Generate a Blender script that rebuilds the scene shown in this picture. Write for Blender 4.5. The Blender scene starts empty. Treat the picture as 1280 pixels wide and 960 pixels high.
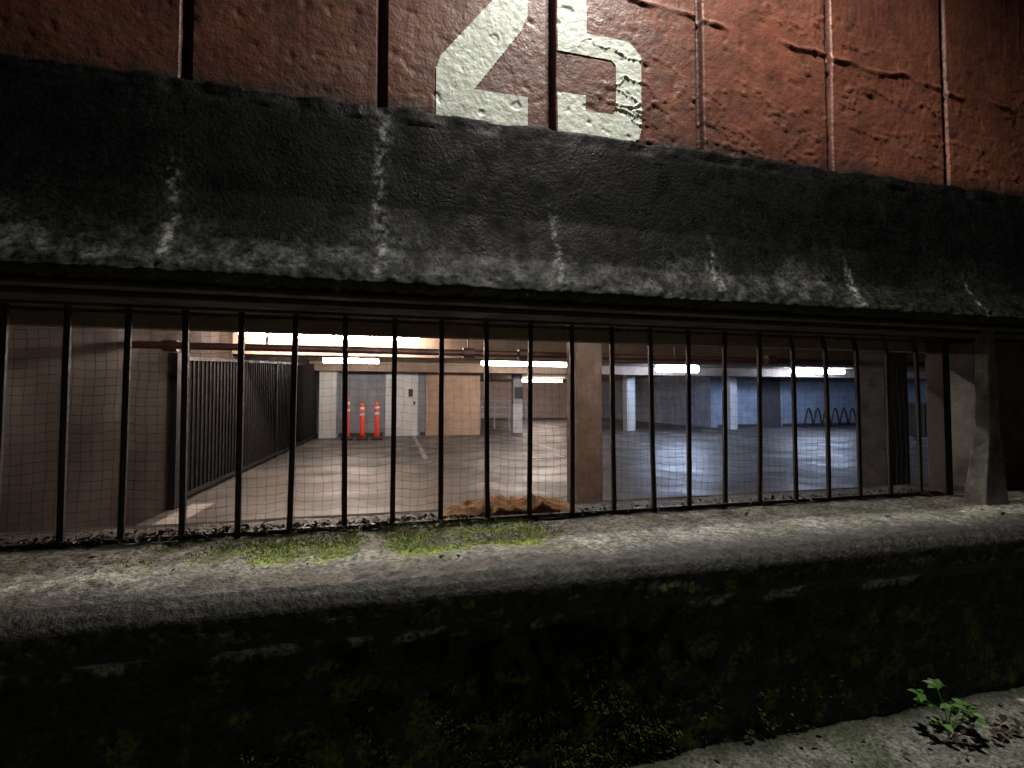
import bpy, math, random
from mathutils import Vector, noise
random.seed(7)
S=bpy.context.scene
R=math.radians
# ---------------------------------------------------------------- helpers
def link(o,parent=None):
    S.collection.objects.link(o)
    if parent: o.parent=parent
    return o
def empty(name,loc=(0,0,0)):
    e=bpy.data.objects.new(name,None); e.location=loc; return link(e)
class M:
    def __init__(s): s.v=[];s.f=[]
    def box(s,x0,x1,y0,y1,z0,z1):
        b=len(s.v)
        s.v+=[(x0,y0,z0),(x1,y0,z0),(x1,y1,z0),(x0,y1,z0),(x0,y0,z1),(x1,y0,z1),(x1,y1,z1),(x0,y1,z1)]
        s.f+=[tuple(b+i for i in q) for q in ((0,3,2,1),(4,5,6,7),(0,1,5,4),(1,2,6,5),(2,3,7,6),(3,0,4,7))]
        return s
    def tube(s,pts,r,n=8,cap=True,rs=None):
        b=len(s.v); pts=[Vector(p) for p in pts]; N=len(pts)
        for i,p in enumerate(pts):
            t=(pts[min(i+1,N-1)]-pts[max(i-1,0)]).normalized()
            up=Vector((0,0,1)) if abs(t.z)<.9 else Vector((0,1,0))
            a=t.cross(up).normalized(); c=t.cross(a)
            rr=rs[i] if rs else r
            for k in range(n):
                w=2*math.pi*(k+.5)/n
                s.v.append(tuple(p+a*math.cos(w)*rr+c*math.sin(w)*rr))
        for i in range(N-1):
            for k in range(n):
                k2=(k+1)%n
                s.f.append((b+i*n+k,b+i*n+k2,b+(i+1)*n+k2,b+(i+1)*n+k))
        if cap:
            s.f.append(tuple(b+k for k in range(n))[::-1]); s.f.append(tuple(b+(N-1)*n+k for k in range(n)))
        return s
    def quad(s,*p):
        b=len(s.v); s.v+=list(p); s.f.append(tuple(range(b,b+len(p)))); return s
    def build(s,name,mat,parent=None,smooth=False,bevel=0):
        me=bpy.data.meshes.new(name); me.from_pydata(s.v,[],s.f); me.update()
        if smooth:
            me.polygons.foreach_set('use_smooth',[True]*len(me.polygons))
        me.materials.append(mat)
        o=bpy.data.objects.new(name,me); link(o,parent)
        if bevel:
            m=o.modifiers.new('b','BEVEL'); m.width=bevel; m.segments=2
        return o
def pmat(name,c1,c2=None,scale=3,rough=.8,bump=.3,bscale=60,vcol=False,metal=0,rvar=.15,cscale=None,bdist=.01,con=(.45,1.5),spec=.5,cr=(.3,.7)):
    m=bpy.data.materials.new(name); m.use_nodes=True; nt=m.node_tree; N=nt.nodes; L=nt.links
    p=N['Principled BSDF']; p.inputs['Metallic'].default_value=metal; p.inputs['Specular IOR Level'].default_value=spec
    tc=N.new('ShaderNodeTexCoord'); 
    def nz(sc,det=3,rg=.6):
        t=N.new('ShaderNodeTexNoise'); t.inputs['Scale'].default_value=sc; t.inputs['Detail'].default_value=det; t.inputs['Roughness'].default_value=rg
        L.new(tc.outputs['Object'],t.inputs['Vector']); return t
    def ramp(src,a,b,ca=(0,0,0,1),cb=(1,1,1,1)):
        r=N.new('ShaderNodeValToRGB'); r.color_ramp.elements[0].position=a; r.color_ramp.elements[1].position=b
        r.color_ramp.elements[0].color=ca; r.color_ramp.elements[1].color=cb
        L.new(src,r.inputs[0]); return r
    n1=nz(scale)
    mx=N.new('ShaderNodeMix'); mx.data_type='RGBA'; mx.blend_type='MULTIPLY'; mx.inputs[0].default_value=1
    if vcol:
        at=N.new('ShaderNodeAttribute'); at.attribute_name='Col'
        n3=nz(cscale or 45,4,.7); r=ramp(n3.outputs[0],*cr,(con[0],)*3+(1,),(con[1],)*3+(1,))
        L.new(at.outputs['Color'],mx.inputs[6]); L.new(r.outputs[0],mx.inputs[7])
    else:
        c2=c2 or tuple(x*.7 for x in c1)
        r=ramp(n1.outputs[0],.35,.65,(*c1,1),(*c2,1))
        n3=nz(cscale or 40,3,.7); r2=ramp(n3.outputs[0],.3,.7,(.8,.8,.8,1),(1.15,1.15,1.15,1))
        L.new(r.outputs[0],mx.inputs[6]); L.new(r2.outputs[0],mx.inputs[7])
    L.new(mx.outputs[2],p.inputs['Base Color'])
    mr=N.new('ShaderNodeMapRange'); mr.inputs[3].default_value=max(.05,rough-rvar); mr.inputs[4].default_value=min(1,rough+rvar)
    mr.inputs[1].default_value=.3; mr.inputs[2].default_value=.7
    L.new(n1.outputs[0],mr.inputs[0]); L.new(mr.outputs[0],p.inputs['Roughness'])
    if bump:
        b=N.new('ShaderNodeBump'); b.inputs['Strength'].default_value=bump; b.inputs['Distance'].default_value=bdist
        nb=nz(bscale,4,.65); L.new(nb.outputs[0],b.inputs['Height']); L.new(b.outputs[0],p.inputs['Normal'])
    return m
def emis(name,c,s):
    m=bpy.data.materials.new(name); m.use_nodes=True; p=m.node_tree.nodes['Principled BSDF']
    p.inputs['Base Color'].default_value=(.8,.8,.8,1); p.inputs['Emission Color'].default_value=(*c,1); p.inputs['Emission Strength'].default_value=s
    return m
def fr(x,y,z,sc,o=4): return noise.fractal(Vector((x*sc,y*sc,z*sc)),.9,2.0,o)
def tu(x,y,z,sc): return noise.noise(Vector((x*sc,y*sc,z*sc)))
def sm(a,b,x):
    t=min(1,max(0,(x-a)/(b-a))); return t*t*(3-2*t)
def lerp3(a,b,t): return tuple(a[i]+(b[i]-a[i])*t for i in range(3))
def xs_list(f0,f1,st,lo=-9,hi=11,cst=.15,extra=()):
    r=[]; x=lo
    while x<f0: r.append(x); x+=cst
    x=f0
    while x<f1: r.append(x); x+=st
    while x<=hi: r.append(x); x+=cst
    return sorted(r+list(extra))
def resample(pts,step):
    out=[]
    for i in range(len(pts)-1):
        a=Vector((pts[i][0],pts[i][1])); b=Vector((pts[i+1][0],pts[i+1][1])); L=(b-a).length
        st=step if L<1.6 else max(step,.1)
        n=max(1,int(L/st))
        for k in range(n): out.append(a.lerp(b,k/n))
    out.append(Vector(pts[-1])); return out
def sweep(name,prof,step,xs,disp,col,mat,parent=None,flip=False,presampled=False):
    P=prof if presampled else resample(prof,step); n=len(P)
    nm=[]
    for i in range(n):
        t=(P[min(i+1,n-1)]-P[max(i-1,0)]).normalized(); v=Vector((-t.y,t.x)) 
        if flip: v=-v
        nm.append(v)
    vs=[];cs=[]
    for x in xs:
        for i in range(n):
            y,z=P[i]; d=disp(x,y,z); 
            vs.append((x,y+nm[i].x*d,z+nm[i].y*d)); cs+= [*col(x,y,z,d),1.0]
    fs=[]
    for a in range(len(xs)-1):
        for i in range(n-1):
            q=(a*n+i,a*n+i+1,(a+1)*n+i+1,(a+1)*n+i); fs.append(q if flip else q[::-1])
    me=bpy.data.meshes.new(name); me.from_pydata(vs,[],fs); me.update()
    ca=me.color_attributes.new('Col','FLOAT_COLOR','POINT'); ca.data.foreach_set('color',cs)
    me.polygons.foreach_set('use_smooth',[True]*len(me.polygons)); me.materials.append(mat)
    return link(bpy.data.objects.new(name,me),parent)
# ---------------------------------------------------------------- materials
m_red=pmat('red_paint',(1,1,1),vcol=True,rough=.5,bump=.55,bscale=45,cscale=9,rvar=.1,scale=8,bdist=.008,con=(.6,1.3),spec=.4)
m_white_paint=pmat('white_paint',(.72,.78,.69),(.64,.69,.6),scale=9,rough=.5,bump=.55,bscale=45,cscale=35,bdist=.008)
m_beam=pmat('wet_dark_concrete',(1,1,1),vcol=True,rough=.6,bump=.5,bscale=80,cscale=60,rvar=.25,scale=12,spec=.10,con=(.2,1.8),cr=(.36,.66))
m_ledge=pmat('ledge_concrete',(1,1,1),vcol=True,rough=.6,bump=.9,bscale=80,cscale=60,scale=20,bdist=.012,con=(.2,1.8),cr=(.38,.64))
m_front=pmat('mossy_concrete',(1,1,1),vcol=True,rough=.6,bump=.9,bscale=60,cscale=60,scale=20,con=(.15,2.4),cr=(.38,.66),spec=.25)
m_ground=pmat('ground_concrete',(1,1,1),vcol=True,rough=.8,bump=.9,bscale=90,cscale=80,scale=10,con=(.25,1.8),cr=(.36,.66))
m_bar=pmat('black_iron',(.016,.015,.015),(.035,.024,.019),scale=30,rough=.5,bump=.3,bscale=150,metal=.3)
m_net=pmat('net_twine',(.08,.066,.06),rough=.8,bump=0)
m_floor=pmat('garage_floor',(.135,.124,.115),(.06,.058,.056),scale=1.5,rough=.5,bump=.2,bscale=20,cscale=3,rvar=.14,spec=.35)
m_ceil=pmat('ceiling_concrete',(.34,.26,.20),(.25,.185,.145),scale=2,rough=.85,bump=.3,bscale=25)
m_lwall=pmat('brown_plaster',(.040,.028,.022),(.022,.0155,.013),scale=1.6,rough=.85,bump=.3,bscale=18,cscale=6,spec=.15)
m_gwall=pmat('grey_blockwork',(.30,.31,.34),(.23,.24,.27),scale=1.2,rough=.8,bump=.25,bscale=20,cscale=4)
m_blwall=pmat('pale_blue_wall',(.30,.36,.46),(.22,.27,.36),scale=1.2,rough=.8,bump=.25,bscale=20,cscale=4)
m_bwall=pmat('beige_wall',(.46,.32,.23),(.38,.26,.19),scale=1.2,rough=.8,bump=.25,bscale=20,cscale=4)
m_pwall=pmat('pale_wall',(.6,.5,.47),(.5,.42,.4),scale=1,rough=.8,bump=.2,bscale=20,cscale=4)
m_col=pmat('column_concrete',(.15,.10,.078),(.09,.062,.048),scale=5,rough=.8,bump=.4,bscale=30,cscale=12)
m_colg=pmat('column_grey',(.045,.046,.055),(.03,.03,.036),scale=5,rough=.8,bump=.4,bscale=30,cscale=12)
m_pier=pmat('pier_concrete',(.11,.10,.095),(.05,.047,.045),scale=5,rough=.8,bump=.5,bscale=40,cscale=14)
m_colw=pmat('column_white',(.6,.6,.6),(.5,.5,.5),scale=3,rough=.7,bump=.2)
m_wht=pmat('white_gloss',(.72,.72,.7),(.64,.64,.63),scale=3,rough=.5,bump=.1)
m_dark=pmat('dark_metal',(.018,.018,.02),(.028,.027,.026),scale=6,rough=.6,bump=.15)
m_fence=pmat('fence_black',(.010,.010,.011),(.016,.015,.015),scale=6,rough=.6,bump=.1,spec=.2)
m_screen=pmat('black_screen',(.017,.017,.018),(.010,.010,.010),scale=3,rough=.9,bump=.1,spec=.1)
m_ddoor=pmat('dark_door',(.07,.06,.07),(.05,.045,.05),scale=3,rough=.6,bump=.1)
m_pipe=pmat('rusty_red_pipe',(.07,.022,.018),(.04,.016,.014),scale=10,rough=.5,bump=.2)
m_orange=pmat('orange_plastic',(.8,.07,.03),(.7,.06,.03),scale=4,rough=.45,bump=.05)
m_line=pmat('line_paint',(.5,.48,.44),(.3,.29,.28),scale=7,rough=.6,bump=.1,cscale=14)
m_faint=pmat('worn_line_paint',(.42,.41,.4),(.13,.127,.122),scale=6,rough=.6,bump=.1,cscale=10)
m_burlap=pmat('burlap',(.42,.22,.10),(.28,.13,.06),scale=12,rough=.95,bump=.6,bscale=200)
m_leafl=pmat('dead_leaves',(.085,.05,.027),(.035,.023,.016),scale=25,rough=.7,bump=.3)
m_litter=pmat('pale_leaves',(.62,.5,.4),(.45,.33,.25),scale=20,rough=.7,bump=.2)
m_green=pmat('weed_leaf',(.07,.17,.03),(.11,.24,.05),scale=20,rough=.5,bump=.3)
m_moss=pmat('moss',(.22,.31,.04),(.11,.18,.022),scale=30,rough=.95,bump=0,cscale=90)
m_mossd=pmat('dark_moss',(.14,.17,.025),(.04,.06,.01),scale=30,rough=.6,bump=0,cscale=90)
m_wood=pmat('damp_wood',(.07,.053,.04),(.035,.027,.021),scale=8,rough=.7,bump=.5,bscale=40)
m_post=pmat('grey_post',(.17,.17,.155),(.07,.07,.065),scale=12,rough=.7,bump=.4)
warm=emis('warm_tube',(1,.79,.66),80); warm2=emis('warm_tube_far',(1,.86,.76),55); cool=emis('cool_tube',(.55,.69,1),75)
cooln=emis('cool_fill_tube',(.52,.68,1),55)
warmn=emis('warm_tube_near',(1,.92,.80),62)
# ---------------------------------------------------------------- upper red wall
GX=[-1.27,-.665,-.053,.574,1.227,1.891,2.58,3.27,3.95]
def groove(x):
    d=min(abs(x-g) for g in GX); return sm(.020,.013,d)
def cell(x): return sum(1 for g in GX if x>g)
def d_red(x,y,z):
    c=cell(x)
    d=.003*fr(x,c*3.1,z,3,3)+.0011*fr(x,c,z,26,3)
    msk=sm(.05,.5,tu(x,5,z,1.7)+.1+.15*sm(.3,1.5,x))
    if msk>0:
        a=fr(x*.6,c*7.3,z*1.6,5,4); d+=.006*math.exp(-(a/.03)**2)*msk
    b=tu(x,c+20,z,24); d-=.003*sm(.38,.55,b)
    zz=1.60-.07*(x-1.2)+.03*fr(x,0,3,4,3)
    if x>.9: d+=.010*math.exp(-((z-zz)/.009)**2)*sm(-.3,.1,tu(x,2,0,3))
    return d-.034*groove(x)
def c_red(x,y,z,d):
    t=.5+.5*fr(x,2,z,2.3,4); base=lerp3((.20,.070,.042),(.125,.044,.03),min(1,max(0,t)))
    base=tuple(v*(.62+.38*sm(-.5,.5,x)) for v in base)  # lamp falloff to the left painted into the red
    w=sm(.4,.65,fr(x,9,z,9,4)); base=lerp3(base,(.07,.036,.028),w*.5)
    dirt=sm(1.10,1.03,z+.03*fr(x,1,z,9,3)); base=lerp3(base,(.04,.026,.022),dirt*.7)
    return lerp3(base,(.03,.009,.008),groove(x)*.85)  # shade inside the grooves painted as darker red
gx_extra=[g+o for g in GX for o in (-.0205,-.017,-.0135,.0135,.017,.0205)]
xs=xs_list(-1.4,3.4,.0085,extra=gx_extra)
zs=[Vector((1.72,.96+i*.0085)) for i in range(94)]; zs+=[Vector((1.72,zs[-1].y+.1*(i+1))) for i in range(33)]
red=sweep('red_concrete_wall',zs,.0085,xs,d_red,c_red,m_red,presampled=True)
M().box(-9,11,1.80,2.1,1.2,5.0).build('wall_core',m_red,red)
def inpoly(x,z,P):
    c=False;j=len(P)-1
    for i in range(len(P)):
        if (P[i][1]>z)!=(P[j][1]>z) and x<(P[j][0]-P[i][0])*(z-P[i][1])/(P[j][1]-P[i][1])+P[i][0]: c=not c
        j=i
    return c
two=[(.135,1.01),(.482,1.01),(.482,1.145),(.275,1.145),(.455,1.40),(.482,1.47),(.482,1.66),(.42,1.75),(.19,1.75),(.135,1.69),(.135,1.58),(.245,1.58),(.26,1.64),(.35,1.64),(.365,1.59),(.345,1.5),(.15,1.25),(.135,1.2)]
five=[(.602,1.01),(.90,1.01),(.945,1.05),(.958,1.10),(.958,1.38),(.90,1.44),(.72,1.44),(.72,1.64),(.95,1.64),(.95,1.75),(.602,1.75),(.602,1.35),(.825,1.35),(.845,1.33),(.845,1.15),(.83,1.13),(.715,1.13),(.715,1.19),(.602,1.19)]
nm=M(); st=.004; idx={}
def nv(i,k):
    if (i,k) not in idx:
        x=.12+i*st; z=1.01+k*st
        idx[(i,k)]=len(nm.v); nm.v.append((x,1.72-d_red(x,1.72,z)-.0028,z))
    return idx[(i,k)]
for i in range(215):
    for k in range(188):
        x=.12+(i+.5)*st; z=1.01+(k+.5)*st
        if not(inpoly(x,z,two) or inpoly(x,z,five)): continue
        if fr(x,4,z,22,5)<.95+.2*tu(x,1,z,5) and groove(x)<.05:
            nm.f.append((nv(i,k),nv(i+1,k),nv(i+1,k+1),nv(i,k+1)))
nm.build('painted_number',m_white_paint,red,smooth=True)
# ---------------------------------------------------------------- concrete beam band
def d_beam(x,y,z):
    e=.004*fr(x,y,z,3,3)+.0008*fr(x,y,z,25,3)
    if z>.97: e+=.012*fr(x,0,z,7,5)
    low=sm(.54,.42,z)
    if low>0: e+=low*(.003*fr(x,y,z,14,4)+.008*abs(tu(x,y,z,42))*(.4+max(0,fr(x,y,z,5,2))))
    if z<.41 and y<1.7: e+=.012*fr(x,3,z,30,3)
    return e
SL=[.4,.34,.58,.30,.24,.18,.14,.1,.1]; SW=[.03,.042,.045,.045,.045,.04,.03,.03,.03]
def c_beam(x,y,z,d):
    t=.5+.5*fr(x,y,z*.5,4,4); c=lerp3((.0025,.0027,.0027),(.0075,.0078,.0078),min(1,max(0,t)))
    low=sm(.62,.45,z+.12*fr(x,1,0,2.2,3))*(1-.85*sm(1.5,2.3,x)); c=lerp3(c,(.09,.093,.087),low*(.12+.75*max(0,min(1,.4+1.2*fr(x,y,z,18,5)))))  # light caught by the lower flare, fading rightwards, painted into the colour
    for i,g in enumerate(GX):
        w=abs(x-g-.015*fr(g,0,z,5,2))
        if w>.16: continue
        top=.40+SL[i]
        # wide faint wash with a crusty core
        h=sm(.13,.0,w)*sm(top+.18,top-.2,z)*.22; c=lerp3(c,(.05,.052,.05),h)
        if w>.08: continue
        a=sm(SW[i]*(.7+.5*tu(g,0,z,9)),.0,w)*sm(top+.08,top-.12,z)
        a*=sm(-.12,.40,fr(x,5,z,35,4)+.05)
        c=lerp3(c,(.30,.31,.29),min(1,a*.95))
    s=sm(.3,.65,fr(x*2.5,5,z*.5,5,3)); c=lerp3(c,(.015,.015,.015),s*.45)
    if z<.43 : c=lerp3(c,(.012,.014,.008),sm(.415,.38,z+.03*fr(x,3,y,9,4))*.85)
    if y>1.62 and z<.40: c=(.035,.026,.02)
    return c
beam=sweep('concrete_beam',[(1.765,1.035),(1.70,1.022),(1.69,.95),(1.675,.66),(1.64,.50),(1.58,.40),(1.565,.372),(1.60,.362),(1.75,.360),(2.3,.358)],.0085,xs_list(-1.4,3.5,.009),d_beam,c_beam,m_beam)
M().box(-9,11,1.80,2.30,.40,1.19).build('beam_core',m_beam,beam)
M().box(-9,11,2.30,2.36,.30,1.15).build('beam_inner_face',m_ceil,beam)
# ---------------------------------------------------------------- ledge and front wall
def mossf(x,y):
    m=sm(-.95,-.25,x)*sm(.70,.42,x)*sm(1.60,1.72,y+.03*fr(x,0,0,4,3))*sm(2.0,1.88,y)
    if m<=0: return 0
    return min(1,m*1.2)*sm(-.20,.22,fr(x,y,0,7,5)+.36*m-.07)
def d_ledge(x,y,z):
    if z>-.6:
        d=.005*fr(x,y,z,4,3)+.007*abs(tu(x,y,z,45))+.003*fr(x,y,z,28,3)
        if z>-.53: d+=.014*mossf(x,y)*(.7+.6*abs(tu(x,y,3,60)))
        return d
    d=.009*fr(x,y,z,5,4)+.003*fr(x,y,z,30,3)
    return d+.012*abs(tu(x,y,z,40))*sm(-.1,.4,fr(x,y,z,6,3)+.4*math.exp(-((x-.55)/.7)**2))
def c_ledge(x,y,z,d):
    if z>-.56:
        t=min(1,max(0,.5+.7*fr(x,y,z,22,4))); c=lerp3((.13,.128,.11),(.38,.37,.33),t)
        a=sm(-.1,.4,fr(x,y,1,5,4)); c=lerp3(c,(.09,.10,.055),a*.6)
        c=lerp3(c,(.020,.020,.016),sm(1.65,1.47,y+.05*fr(x,0,0,5,4))*.95)  # soft shade along the front rim painted into the ledge colour
        m=mossf(x,y); c=lerp3(c,lerp3((.15,.24,.022),(.32,.41,.055),min(1,max(0,.5+fr(x,y,2,20,3)))),m)
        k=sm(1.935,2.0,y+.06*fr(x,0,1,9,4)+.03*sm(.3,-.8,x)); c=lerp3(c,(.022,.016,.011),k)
        return c
    t=min(1,max(0,.5+.6*fr(x,y,z,9,4))); c=lerp3((.008,.008,.0075),(.022,.022,.020),t)  # dark wet concrete, with the shade below the lip painted in
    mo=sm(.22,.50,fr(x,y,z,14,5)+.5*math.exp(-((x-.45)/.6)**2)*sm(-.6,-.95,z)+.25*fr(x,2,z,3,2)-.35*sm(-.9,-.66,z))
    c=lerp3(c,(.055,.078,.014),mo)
    if -.70<z<-.66: c=lerp3(c,(.16,.16,.15),sm(.1,.4,fr(x,0,z,8,4)))
    return c
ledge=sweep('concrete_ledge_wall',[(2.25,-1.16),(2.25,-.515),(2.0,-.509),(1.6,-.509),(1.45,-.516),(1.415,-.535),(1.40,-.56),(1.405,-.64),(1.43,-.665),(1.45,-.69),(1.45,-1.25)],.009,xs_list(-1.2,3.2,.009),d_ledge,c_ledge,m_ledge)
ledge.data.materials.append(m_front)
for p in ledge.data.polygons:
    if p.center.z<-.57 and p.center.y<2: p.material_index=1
# ---------------------------------------------------------------- outside ground
def d_gr(x,y,z): 
    return .012*fr(x,y,0,3,4)+.004*fr(x,y,1,25,3)
def c_gr(x,y,z,d):
    t=min(1,max(0,.5+.7*fr(x,y,0,22,4))); c=lerp3((.13,.13,.11),(.30,.30,.26),t)
    c=lerp3(c,(.07,.10,.03),sm(-.1,.4,fr(x,y,4,5,5))*.6)
    c=lerp3(c,(.03,.035,.02),sm(1.33,1.44,y+.04*fr(x,0,0,7,3))*.85)  # ledge shadow at the wall foot painted into the ground colour
    return c
gp=[]
y=1.5
while y>.8: gp.append(Vector((y,-1.17))); y-=.012
while y>-60: gp.append(Vector((y,-1.17))); y-=.03+abs(y-.8)*.25
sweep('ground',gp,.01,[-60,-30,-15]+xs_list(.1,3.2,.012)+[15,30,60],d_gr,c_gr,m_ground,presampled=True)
# ---------------------------------------------------------------- bars
bars=empty('window_bar_grille')
b=M()
for n in range(-12,22):
    x=-1.299+.1817*n+.000488*n*n if n>=0 else -1.299+.1817*n
    r=.0115; lx=random.uniform(-.009,.009); ly=random.uniform(-.006,.006)
    pts=[(x+lx,1.995+ly,-.52),(x+lx*.3,1.995,-.2),(x,1.995,.1),(x-lx*.5,1.995,.33),(x-lx*.5,1.997,.372)]
    if n>=17: pts=[(x+lx,1.995,-.52),(x+lx,1.995,0),(x,1.995,.24),(x-.003,2.0,.29),(x-.012,2.005,.33),(x-.02,2.005,.355)]
    b.tube(pts,r,6)
b.build('bars',m_bar,bars)
M().box(-9,2.93,1.975,2.03,.33,.356).build('top_rail',m_wood,bars,bevel=.003)
M().box(-9,2.93,1.985,2.01,-.507,-.490).build('bottom_rail',m_bar,bars,bevel=.003)
M().box(2.87,2.92,1.96,2.05,-.51,.33).build('end_post',m_bar,bars,bevel=.003)
M().box(-9,3.7,1.66,1.72,.338,.352).box(-9,3.7,1.80,1.93,.333,.351).build('soffit_boards',m_wood,bars,bevel=.003)
# ---------------------------------------------------------------- netting
nt=M(); sp=.034
def npt(x,z):
    return (x+.013*fr(x*.6,0,z,2.5,3)+.005*tu(x,0,z,14), 2.03+.012*tu(x,3,z,4), z+.015*fr(x,5,z,2.2,3)+.004*tu(x,9,z,16)-.01*abs(math.sin(x*16)))
x=-1.6
while x<2.9:
    nt.tube([npt(x+.0,z*.035) for z in range(-15,10)],.0005,3,cap=False); x+=sp
z=-.49
while z<.33:
    xx=-1.6; pts=[]
    while xx<2.9: pts.append(npt(xx,z)); xx+=.035
    nt.tube(pts,.0005,3,cap=False); z+=sp
nt.build('bird_netting',m_net)
# ---------------------------------------------------------------- right end pier and post
M().box(3.29,3.62,2.03,2.24,-.52,.345).build('concrete_pier',m_pier,bevel=.008)
pm=M(); pm.v=[(2.78,1.73,-.52),(2.94,1.73,-.52),(2.94,1.83,-.52),(2.78,1.83,-.52),(2.86,1.75,-.15),(2.93,1.75,-.15),(2.93,1.82,-.15),(2.86,1.82,-.15),(2.885,1.76,.355),(2.93,1.76,.355),(2.93,1.82,.355),(2.885,1.82,.355)]
pm.f=[(0,3,2,1),(8,9,10,11)]+[(a+i,a+(i+1)%4,a+4+(i+1)%4,a+4+i) for a in (0,4) for i in range(4)]
pm.build('steel_support_post',m_post,bevel=.006)
M().box(3.63,11,2.05,2.24,-.52,.40).build('infill_wall',m_dark)
# ---------------------------------------------------------------- garage shell
F=-1.15; C=1.15
M().box(-6.2,24.2,2.2,34,F-.2,F).build('garage_floor',m_floor)
M().box(-6.2,24.2,2.36,34,C,C+.3).build('garage_ceiling',m_ceil)
M().box(-6.2,24,8.2,8.6,.71,C-.002).build('ceiling_beam',m_ceil,bevel=.01)
M().box(-6.2,24,15.0,15.4,.86,C-.002).build('ceiling_beam',m_ceil,bevel=.01)
gw=empty('garage_walls')
M().box(-2.5,-2.3,2.26,5.8,F,C).build('partition',m_lwall,gw,bevel=.005)
M().box(-2.5,-2.44,5.802,15.6,.40,C).build('partition_header',m_lwall,gw)
M().box(-6.4,-6.2,2.2,16,F,C).build('side',m_gwall,gw)
M().box(-6.2,.97,15.8,16.0,F,C).build('back_grey',m_gwall,gw)
M().box(.972,2.75,15.75,16.0,F,C).build('back_beige',m_bwall,gw)
M().box(2.55,2.75,16.002,30,F,C).build('inner_side',m_bwall,gw)
M().box(2.752,12.8,29.8,30,F,C).build('far',m_pwall,gw)
M().box(12.8,13.0,17.5,29.8,F,C).build('side_grey',m_blwall,gw)
M().box(13.002,24,17.5,17.7,F,C).build('back_right',m_blwall,gw)
M().box(23,23.2,2.3,17.5,F,C).build('end',m_blwall,gw)
M().box(-6.4,24,2.26,2.36,F,-.53).build('front_inner',m_lwall,gw)
M().box(3.3,24,2.25,2.3,-.53,C).build('front_inner_right',m_lwall,gw)
M().box(-6.2,.96,15.79,15.799,F,F+.12).box(13.1,22.9,17.49,17.499,F,F+.12).build('skirting',m_ddoor,gw)
def column(x,y,w,mat,base=None):
    e=empty('concrete_column')
    M().box(x-w/2,x+w/2,y-w/2,y+w/2,F,C).build('shaft',mat,e,bevel=.015)
    if base: M().box(x-w/2-.01,x+w/2+.01,y-w/2-.01,y+w/2+.01,F,F+1.0).build('painted_base',base,e,bevel=.01)
column(1.86,4.55,.28,m_col); column(6.12,4.9,.38,m_colg)
column(4.17,16.4,.32,m_gwall,m_colw); column(8.5,16.4,.34,m_colw); column(12.9,16.4,.34,m_colw)
M().box(4.05,4.33,16.19,16.22,.05,.45).build('wall_sign',m_dark)
# security fence, raked top following the header
fe=empty('security_fence')
def ft(y): return .45+(y-5.84)/9.6*.62
f=M(); y=5.84
while y<15.4:
    f.box(-2.32,-2.30,y,y+.02,F+.05,ft(y)); y+=.13
f.box(-2.335,-2.235,5.76,5.9,F,.50); f.box(-2.335,-2.285,10.4,10.48,F,ft(10.4)+.03); f.box(-2.335,-2.285,15.4,15.48,F,C)
f.tube([(-2.31,5.9,ft(5.9)),(-2.31,15.4,ft(15.4))],.03,4); f.box(-2.328,-2.292,5.9,15.4,F+.05,F+.1)
f.build('pickets',m_fence,fe)
g=M(); g.quad((-2.35,5.9,F+.02),(-2.35,15.4,F+.02),(-2.35,15.4,ft(15.4)+.02),(-2.35,5.9,ft(5.9)+.02)); g.build('privacy_screen',m_screen,fe)
# doors
d=empty('white_door'); M().box(-.29,.72,15.74,15.79,F,.95).build('leaf',m_wht,d,bevel=.005)
M().box(-.36,-.295,15.72,15.795,F,1.02).box(.725,.79,15.72,15.795,F,1.02).box(-.295,.725,15.72,15.795,.955,1.02).build('frame',m_gwall,d)
M().box(.58,.64,15.69,15.735,-.15,-.05).box(.42,.56,15.735,15.738,.1,.35).build('handle',m_dark,d)
d=empty('white_door'); M().box(-2.2,-1.72,15.3,15.36,F,.98).build('leaf',m_wht,d,bevel=.005)
M().box(-1.71,-1.66,15.28,15.4,F,1.05).build('frame',m_gwall,d)
d=empty('dark_door'); M().box(15.2,16.2,17.44,17.49,F,.95).build('leaf',m_ddoor,d,bevel=.005)
M().box(15.12,15.195,17.42,17.495,F,1.02).box(16.205,16.28,17.42,17.495,F,1.02).build('frame',m_gwall,d)
for (x,h) in ((-1.32,1.22),(-.91,1.05),(-.5,1.08)):
    e=empty('traffic_delineator'); yy=14.5
    M().tube([(x,yy,F+.06),(x,yy,F+.2),(x,yy,F+h-.06),(x,yy,F+h)],.06,12,rs=[.10,.07,.06,.05]).build('post',m_orange,e,True)
    M().tube([(x,yy,F+h*.66),(x,yy,F+h*.73)],.068,12).tube([(x,yy,F+h*.82),(x,yy,F+h*.89)],.066,12).build('reflective_bands',m_wht,e,True)
    M().box(x-.16,x+.16,yy-.16,yy+.16,F,F+.06).build('base',m_dark,e,bevel=.02)
e=empty('guard_rail'); g=M()
for z in (F+.55,F+.85,F+1.1): g.tube([(3.3,19,z),(5.2,19,z)],.03,6)
for x in (3.3,3.9,4.5,5.2): g.tube([(x,19,F),(x,19,F+1.1)],.03,6)
g.build('rails',m_wht,e)
e=empty('bike_rack'); 
pts=[]
for i in range(0,97):
    t=i/96*6; u=t%1; ph=t*2*math.pi
    pts.append((16.4+i/96*2.7,16.4,F+.08+.72*(.5-.5*math.cos(ph))**.55))
M().tube(pts,.035,8).build('wave_tube',m_bar,e,True)
M().box(16.3,16.5,16.3,16.5,F,F+.012).box(19.0,19.2,16.3,16.5,F,F+.012).build('foot_plates',m_bar,e)
e=empty('trash_bin')
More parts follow.
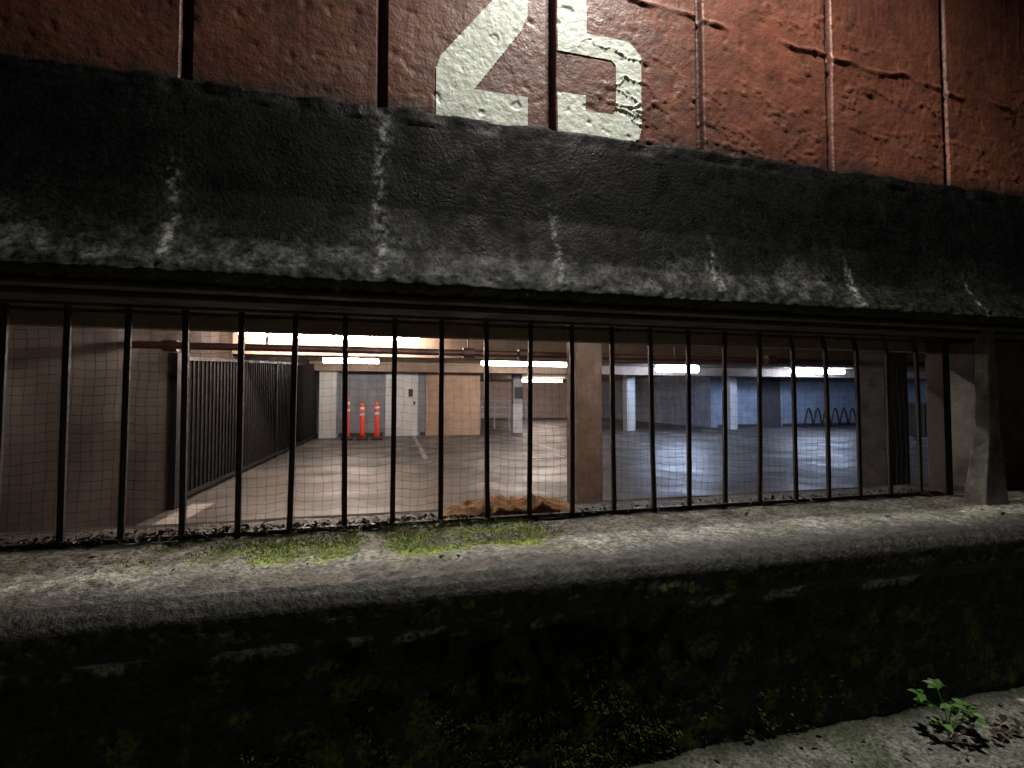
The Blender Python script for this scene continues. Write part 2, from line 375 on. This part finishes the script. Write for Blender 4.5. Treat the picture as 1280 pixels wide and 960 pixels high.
t=M(); t.v=[(14.5,10.4,F+.1),(15.1,10.4,F+.1),(15.1,11,F+.1),(14.5,11,F+.1),(14.4,10.3,F+1.0),(15.2,10.3,F+1.0),(15.2,11.1,F+1.0),(14.4,11.1,F+1.0)]
t.f=[(0,3,2,1),(4,5,6,7),(0,1,5,4),(1,2,6,5),(2,3,7,6),(3,0,4,7)]; t.build('body',m_dark,e,bevel=.02)
M().box(14.36,15.24,10.26,11.14,F+1.002,F+1.08).build('lid',m_dark,e,bevel=.02)
M().tube([(14.48,11.05,F+.1),(14.58,11.05,F+.1)],.1,12).tube([(15.02,11.05,F+.1),(15.12,11.05,F+.1)],.1,12).build('wheels',m_dark,e)
# pipes
e=empty('ceiling_pipe'); g=M(); pz=.495
g.tube([(-2.3,4.95,pz),(2,5.05,pz),(12,5.2,pz)],.034,10)
for x in (-2,.75,1.35,4.5): g.tube([(x-.06,5.0,pz),(x+.06,5.0,pz)],.055,10)
for x in (-1.2,.75,3.2,6): g.tube([(x,5.03,pz),(x,5.03,C)],.010,6)
g.build('main',m_pipe,e)
# markings
fm=empty('floor_markings')
M().quad((-2.16,2.6,F+.004),(-1.94,2.6,F+.004),(-1.94,6.0,F+.004),(-2.16,6.0,F+.004)).build('edge_line',m_line,fm)
g=M()
def ln(x0,y0,x1,y1,w=.1):
    a=Vector((x0,y0)); c=Vector((x1,y1)); t=(c-a).normalized(); p=Vector((-t.y,t.x))*w/2
    g.quad((a.x-p.x,a.y-p.y,F+.004),(c.x-p.x,c.y-p.y,F+.004),(c.x+p.x,c.y+p.y,F+.004),(a.x+p.x,a.y+p.y,F+.004))
ln(.6,9.5,.6,15.7); ln(3.6,10.6,3.6,16); ln(6.4,10,6.4,16); ln(9.2,10,9.2,16)
for x in (2.7,3.3): ln(x,8.8,x,9.7,.09)
ln(2.75,9.7,3.25,9.7,.09); ln(2.75,9.2,3.25,9.2,.09); ln(2.75,8.8,3.25,8.8,.09)
g.build('stall_lines',m_faint,fm)
# ---------------------------------------------------------------- fluorescent lamps
def lamp(x0,x1,y,z,mat,r=.035):
    e=empty('fluorescent_lamp'); g=M(); n=max(1,round((x1-x0)/1.3)); L=(x1-x0)/n
    for i in range(n):
        g.tube([(x0+i*L+.03,y,z),(x0+(i+1)*L-.03,y,z)],r,6)
    g.build('tubes',mat,e,True)
    M().box(x0,x1,y-.06,y+.06,z+r+.012,z+r+.05).build('housing',m_wht,e)
    g=M()
    for x in (x0+.2,x1-.2): g.tube([(x,y,z+r+.05),(x,y,C)],.006,5)
    g.build('hangers',m_dark,e)
lamp(-2.27,.40,7.8,1.0,warm,.065)
lamp(-1.81,-.39,13,1.02,warm2,.07)
lamp(2.28,5.0,13,1.02,warm2,.07)
lamp(8.0,9.5,13.6,.99,cool,.11)
lamp(13.6,16.0,14.2,1.02,cool,.07)
lamp(6.0,8.6,24,1.0,warm,.06)  # added tube to light the far bay
lamp(-.9,.9,3.3,1.03,warmn,.035)
lamp(1.7,2.9,3.3,1.03,warmn,.03)  # unseen tube added to light the pier face and right ledge
lamp(5.6,7.0,9.0,1.03,cooln,.035)  # unseen extra tube, added to brighten the garage
lamp(16,18,9.6,1.03,cool,.05)  # added off-view tube, brightens the right end of the garage
# ---------------------------------------------------------------- burlap sack
sv=[];sf=[];nx,ny=70,24
for i in range(nx+1):
    for j in range(ny+1):
        u=i/nx;v=j/ny; x=.20+u*.62; yy=2.03+v*.20
        env=(math.sin(math.pi*u)**.5)*(math.sin(math.pi*v)**.5) if 0<u<1 and 0<v<1 else 0
        h=env*(.055+.028*fr(x,yy,0,9,3)+.035*abs(fr(x,yy,2,14,3)))
        sv.append((x+.02*tu(x,yy,0,9),yy+.02*tu(x,yy,5,9),-.508+max(0,h)))
for i in range(nx):
    for j in range(ny):
        a=i*(ny+1)+j; sf.append((a,a+ny+1,a+ny+2,a+1))
t=M(); t.v=sv;t.f=sf; t.build('burlap_sack',m_burlap,None,True)
# ---------------------------------------------------------------- leaves and weeds
def leaf(g,x,y,z,s,rot,tilt,curl=.3):
    P=[(-.5,0,0),(-.2,.26,curl*.2),(.2,.24,curl*.25),(.55,0,curl*.1),(.2,-.24,curl*.25),(-.2,-.26,curl*.2)]
    c,sn=math.cos(rot),math.sin(rot); b0=len(g.v)
    ct,stt=math.cos(tilt),math.sin(tilt)
    g.v.append((x,y,z+.0))
    for p in P:
        px,py,pz=p[0]*s,p[1]*s,p[2]*s
        px,pz=px*ct-pz*stt,px*stt+pz*ct
        g.v.append((x+px*c-py*sn,y+px*sn+py*c,z+pz))
    for k in range(6): g.f.append((b0,b0+1+k,b0+1+(k+1)%6))
g=M()
for i in range(1150):
    x=random.uniform(-1.6,3.2) if random.random()<.4 else random.uniform(-1.4,.4)
    yy=2.0-abs(random.gauss(0,.035))+random.uniform(0,.08)
    if random.random()<.035: yy=random.uniform(1.5,1.95)
    leaf(g,x,yy,-.500+random.random()*.014,random.uniform(.010,.030),random.random()*6.3,random.uniform(-.9,.9),random.uniform(.2,1.3))
for i in range(120):
    x=random.uniform(.8,3.2); yy=random.uniform(.9,1.44)
    leaf(g,x,yy,-1.158+random.random()*.008,random.uniform(.008,.028),random.random()*6.3,random.uniform(-.5,.5))
for i in range(30):
    leaf(g,random.gauss(2.02,.10),random.gauss(1.27,.04),-1.15+random.random()*.02,random.uniform(.02,.04),random.random()*6.3,random.uniform(-.8,.8),1)
for i in range(60):
    x=random.uniform(-1.4,1.2); yy=random.uniform(1.9,2.02); a=random.random()*6.3; L=random.uniform(.03,.09)
    g.tube([(x,yy,-.495),(x+L*math.cos(a),yy+L*.5*math.sin(a),-.49+random.random()*.02)],.0012,3)
g.build('leaf_litter',m_leafl)
g=M()
for (x,yy,n_,s) in ((.08,1.80,9,.035),(.2,1.83,4,.03),(1.45,1.92,3,.035)):
    for i in range(n_): leaf(g,x+random.gauss(0,.03),yy+random.gauss(0,.02),-.482+random.random()*.015,s*random.uniform(.7,1.2),random.random()*6,random.uniform(-.7,.7),.8)
for i in range(5): leaf(g,2.28+random.gauss(0,.04),1.30+random.gauss(0,.03),-1.13+random.random()*.02,.06,random.random()*6,random.uniform(-.5,.5),.8)
g.build('pale_leaf_litter',m_litter)
g=M()
for i in range(18000):
    x=random.uniform(-1.1,.85); yy=random.uniform(1.52,2.0); m=mossf(x,yy)
    if random.random()>m*.9: continue
    s=random.uniform(.003,.007); z=-.509+.007+.014*m; a=random.random()*6.3
    g.quad((x-s*.4*math.cos(a),yy-s*.4*math.sin(a),z),(x+s*.4*math.cos(a),yy+s*.4*math.sin(a),z),(x+random.uniform(-1,1)*s,yy+random.uniform(-1,1)*s,z+s*1.4))
g.build('moss',m_moss)
g=M()
for i in range(34000):
    x=random.gauss(.45,.55); z=random.uniform(-1.17,-.70)
    if fr(x,1.45,z,12,5)+.6*math.exp(-((x-.45)/.6)**2)*sm(-.6,-.95,z)<.33: continue
    s=random.uniform(.003,.009); yy=1.45-d_ledge(x,1.45,z)
    a=random.uniform(-1,1)
    g.quad((x-s*.5,yy,z+a*s*.4),(x+s*.5,yy,z),(x+random.uniform(-.6,.6)*s,yy-s*2.0,z+random.uniform(-.1,.2)*s))
g.build('moss',m_mossd)
e=empty('weed_plant'); g=M(); h=M(); bx,by=1.88,1.30
for i in range(12):
    a=i*2.4; L=random.uniform(.03,.09); hh=random.uniform(.05,.15)
    px,py,pz=bx+L*math.cos(a),by+L*.7*math.sin(a),-1.165+hh
    h.tube([(bx,by,-1.17),(bx+.3*(px-bx),by+.3*(py-by),-1.17+.6*hh),(px,py,pz)],.0016,5)
    for k in range(3): 
        r=a+(k-1)*1.3; leaf(g,px+.02*math.cos(r),py+.02*math.sin(r),pz,random.uniform(.035,.055),r,random.uniform(-.4,.5),.8)
g.build('leaves',m_green,e); h.build('stems',m_green,e)
# ---------------------------------------------------------------- wall lamp above frame (lights the facade)
e=empty('wall_lamp'); LX,LY,LZ=1.05,1.10,3.0
M().tube([(LX,1.72,LZ+.25),(LX,1.5,LZ+.4),(LX,1.25,LZ+.35),(LX,LY,LZ+.2)],.018,8).build('arm',m_bar,e,True)
M().tube([(LX,LY,LZ+.22),(LX,LY,LZ+.18),(LX,LY,LZ+.02)],.1,20,cap=False,rs=[.04,.06,.2]).build('shade',m_bar,e,True)
ld=bpy.data.lights.new('bulb','SPOT'); ld.energy=370; ld.color=(1,.95,.87); ld.spot_size=R(140); ld.spot_blend=.8; ld.shadow_soft_size=.11
lo=bpy.data.objects.new('bulb',ld); lo.location=(LX,LY,LZ); link(lo,e)
# ---------------------------------------------------------------- world
w=bpy.data.worlds.new('World'); S.world=w; w.use_nodes=True; n=w.node_tree
sk=n.nodes.new('ShaderNodeTexSky'); sk.sky_type='NISHITA'; sk.sun_disc=False; sk.sun_elevation=R(3); sk.sun_rotation=R(200)
n.links.new(sk.outputs[0],n.nodes['Background'].inputs[0]); n.nodes['Background'].inputs[1].default_value=.005
S.view_settings.view_transform='Standard'; S.view_settings.look='None'; S.view_settings.exposure=0
# ---------------------------------------------------------------- camera
cd=bpy.data.cameras.new('camera'); cd.sensor_width=36; cd.lens=16.875; cd.clip_start=.02; cd.clip_end=300
co=bpy.data.objects.new('camera',cd); co.rotation_euler=(R(91.9),0,R(-13.7)); link(co); S.camera=co
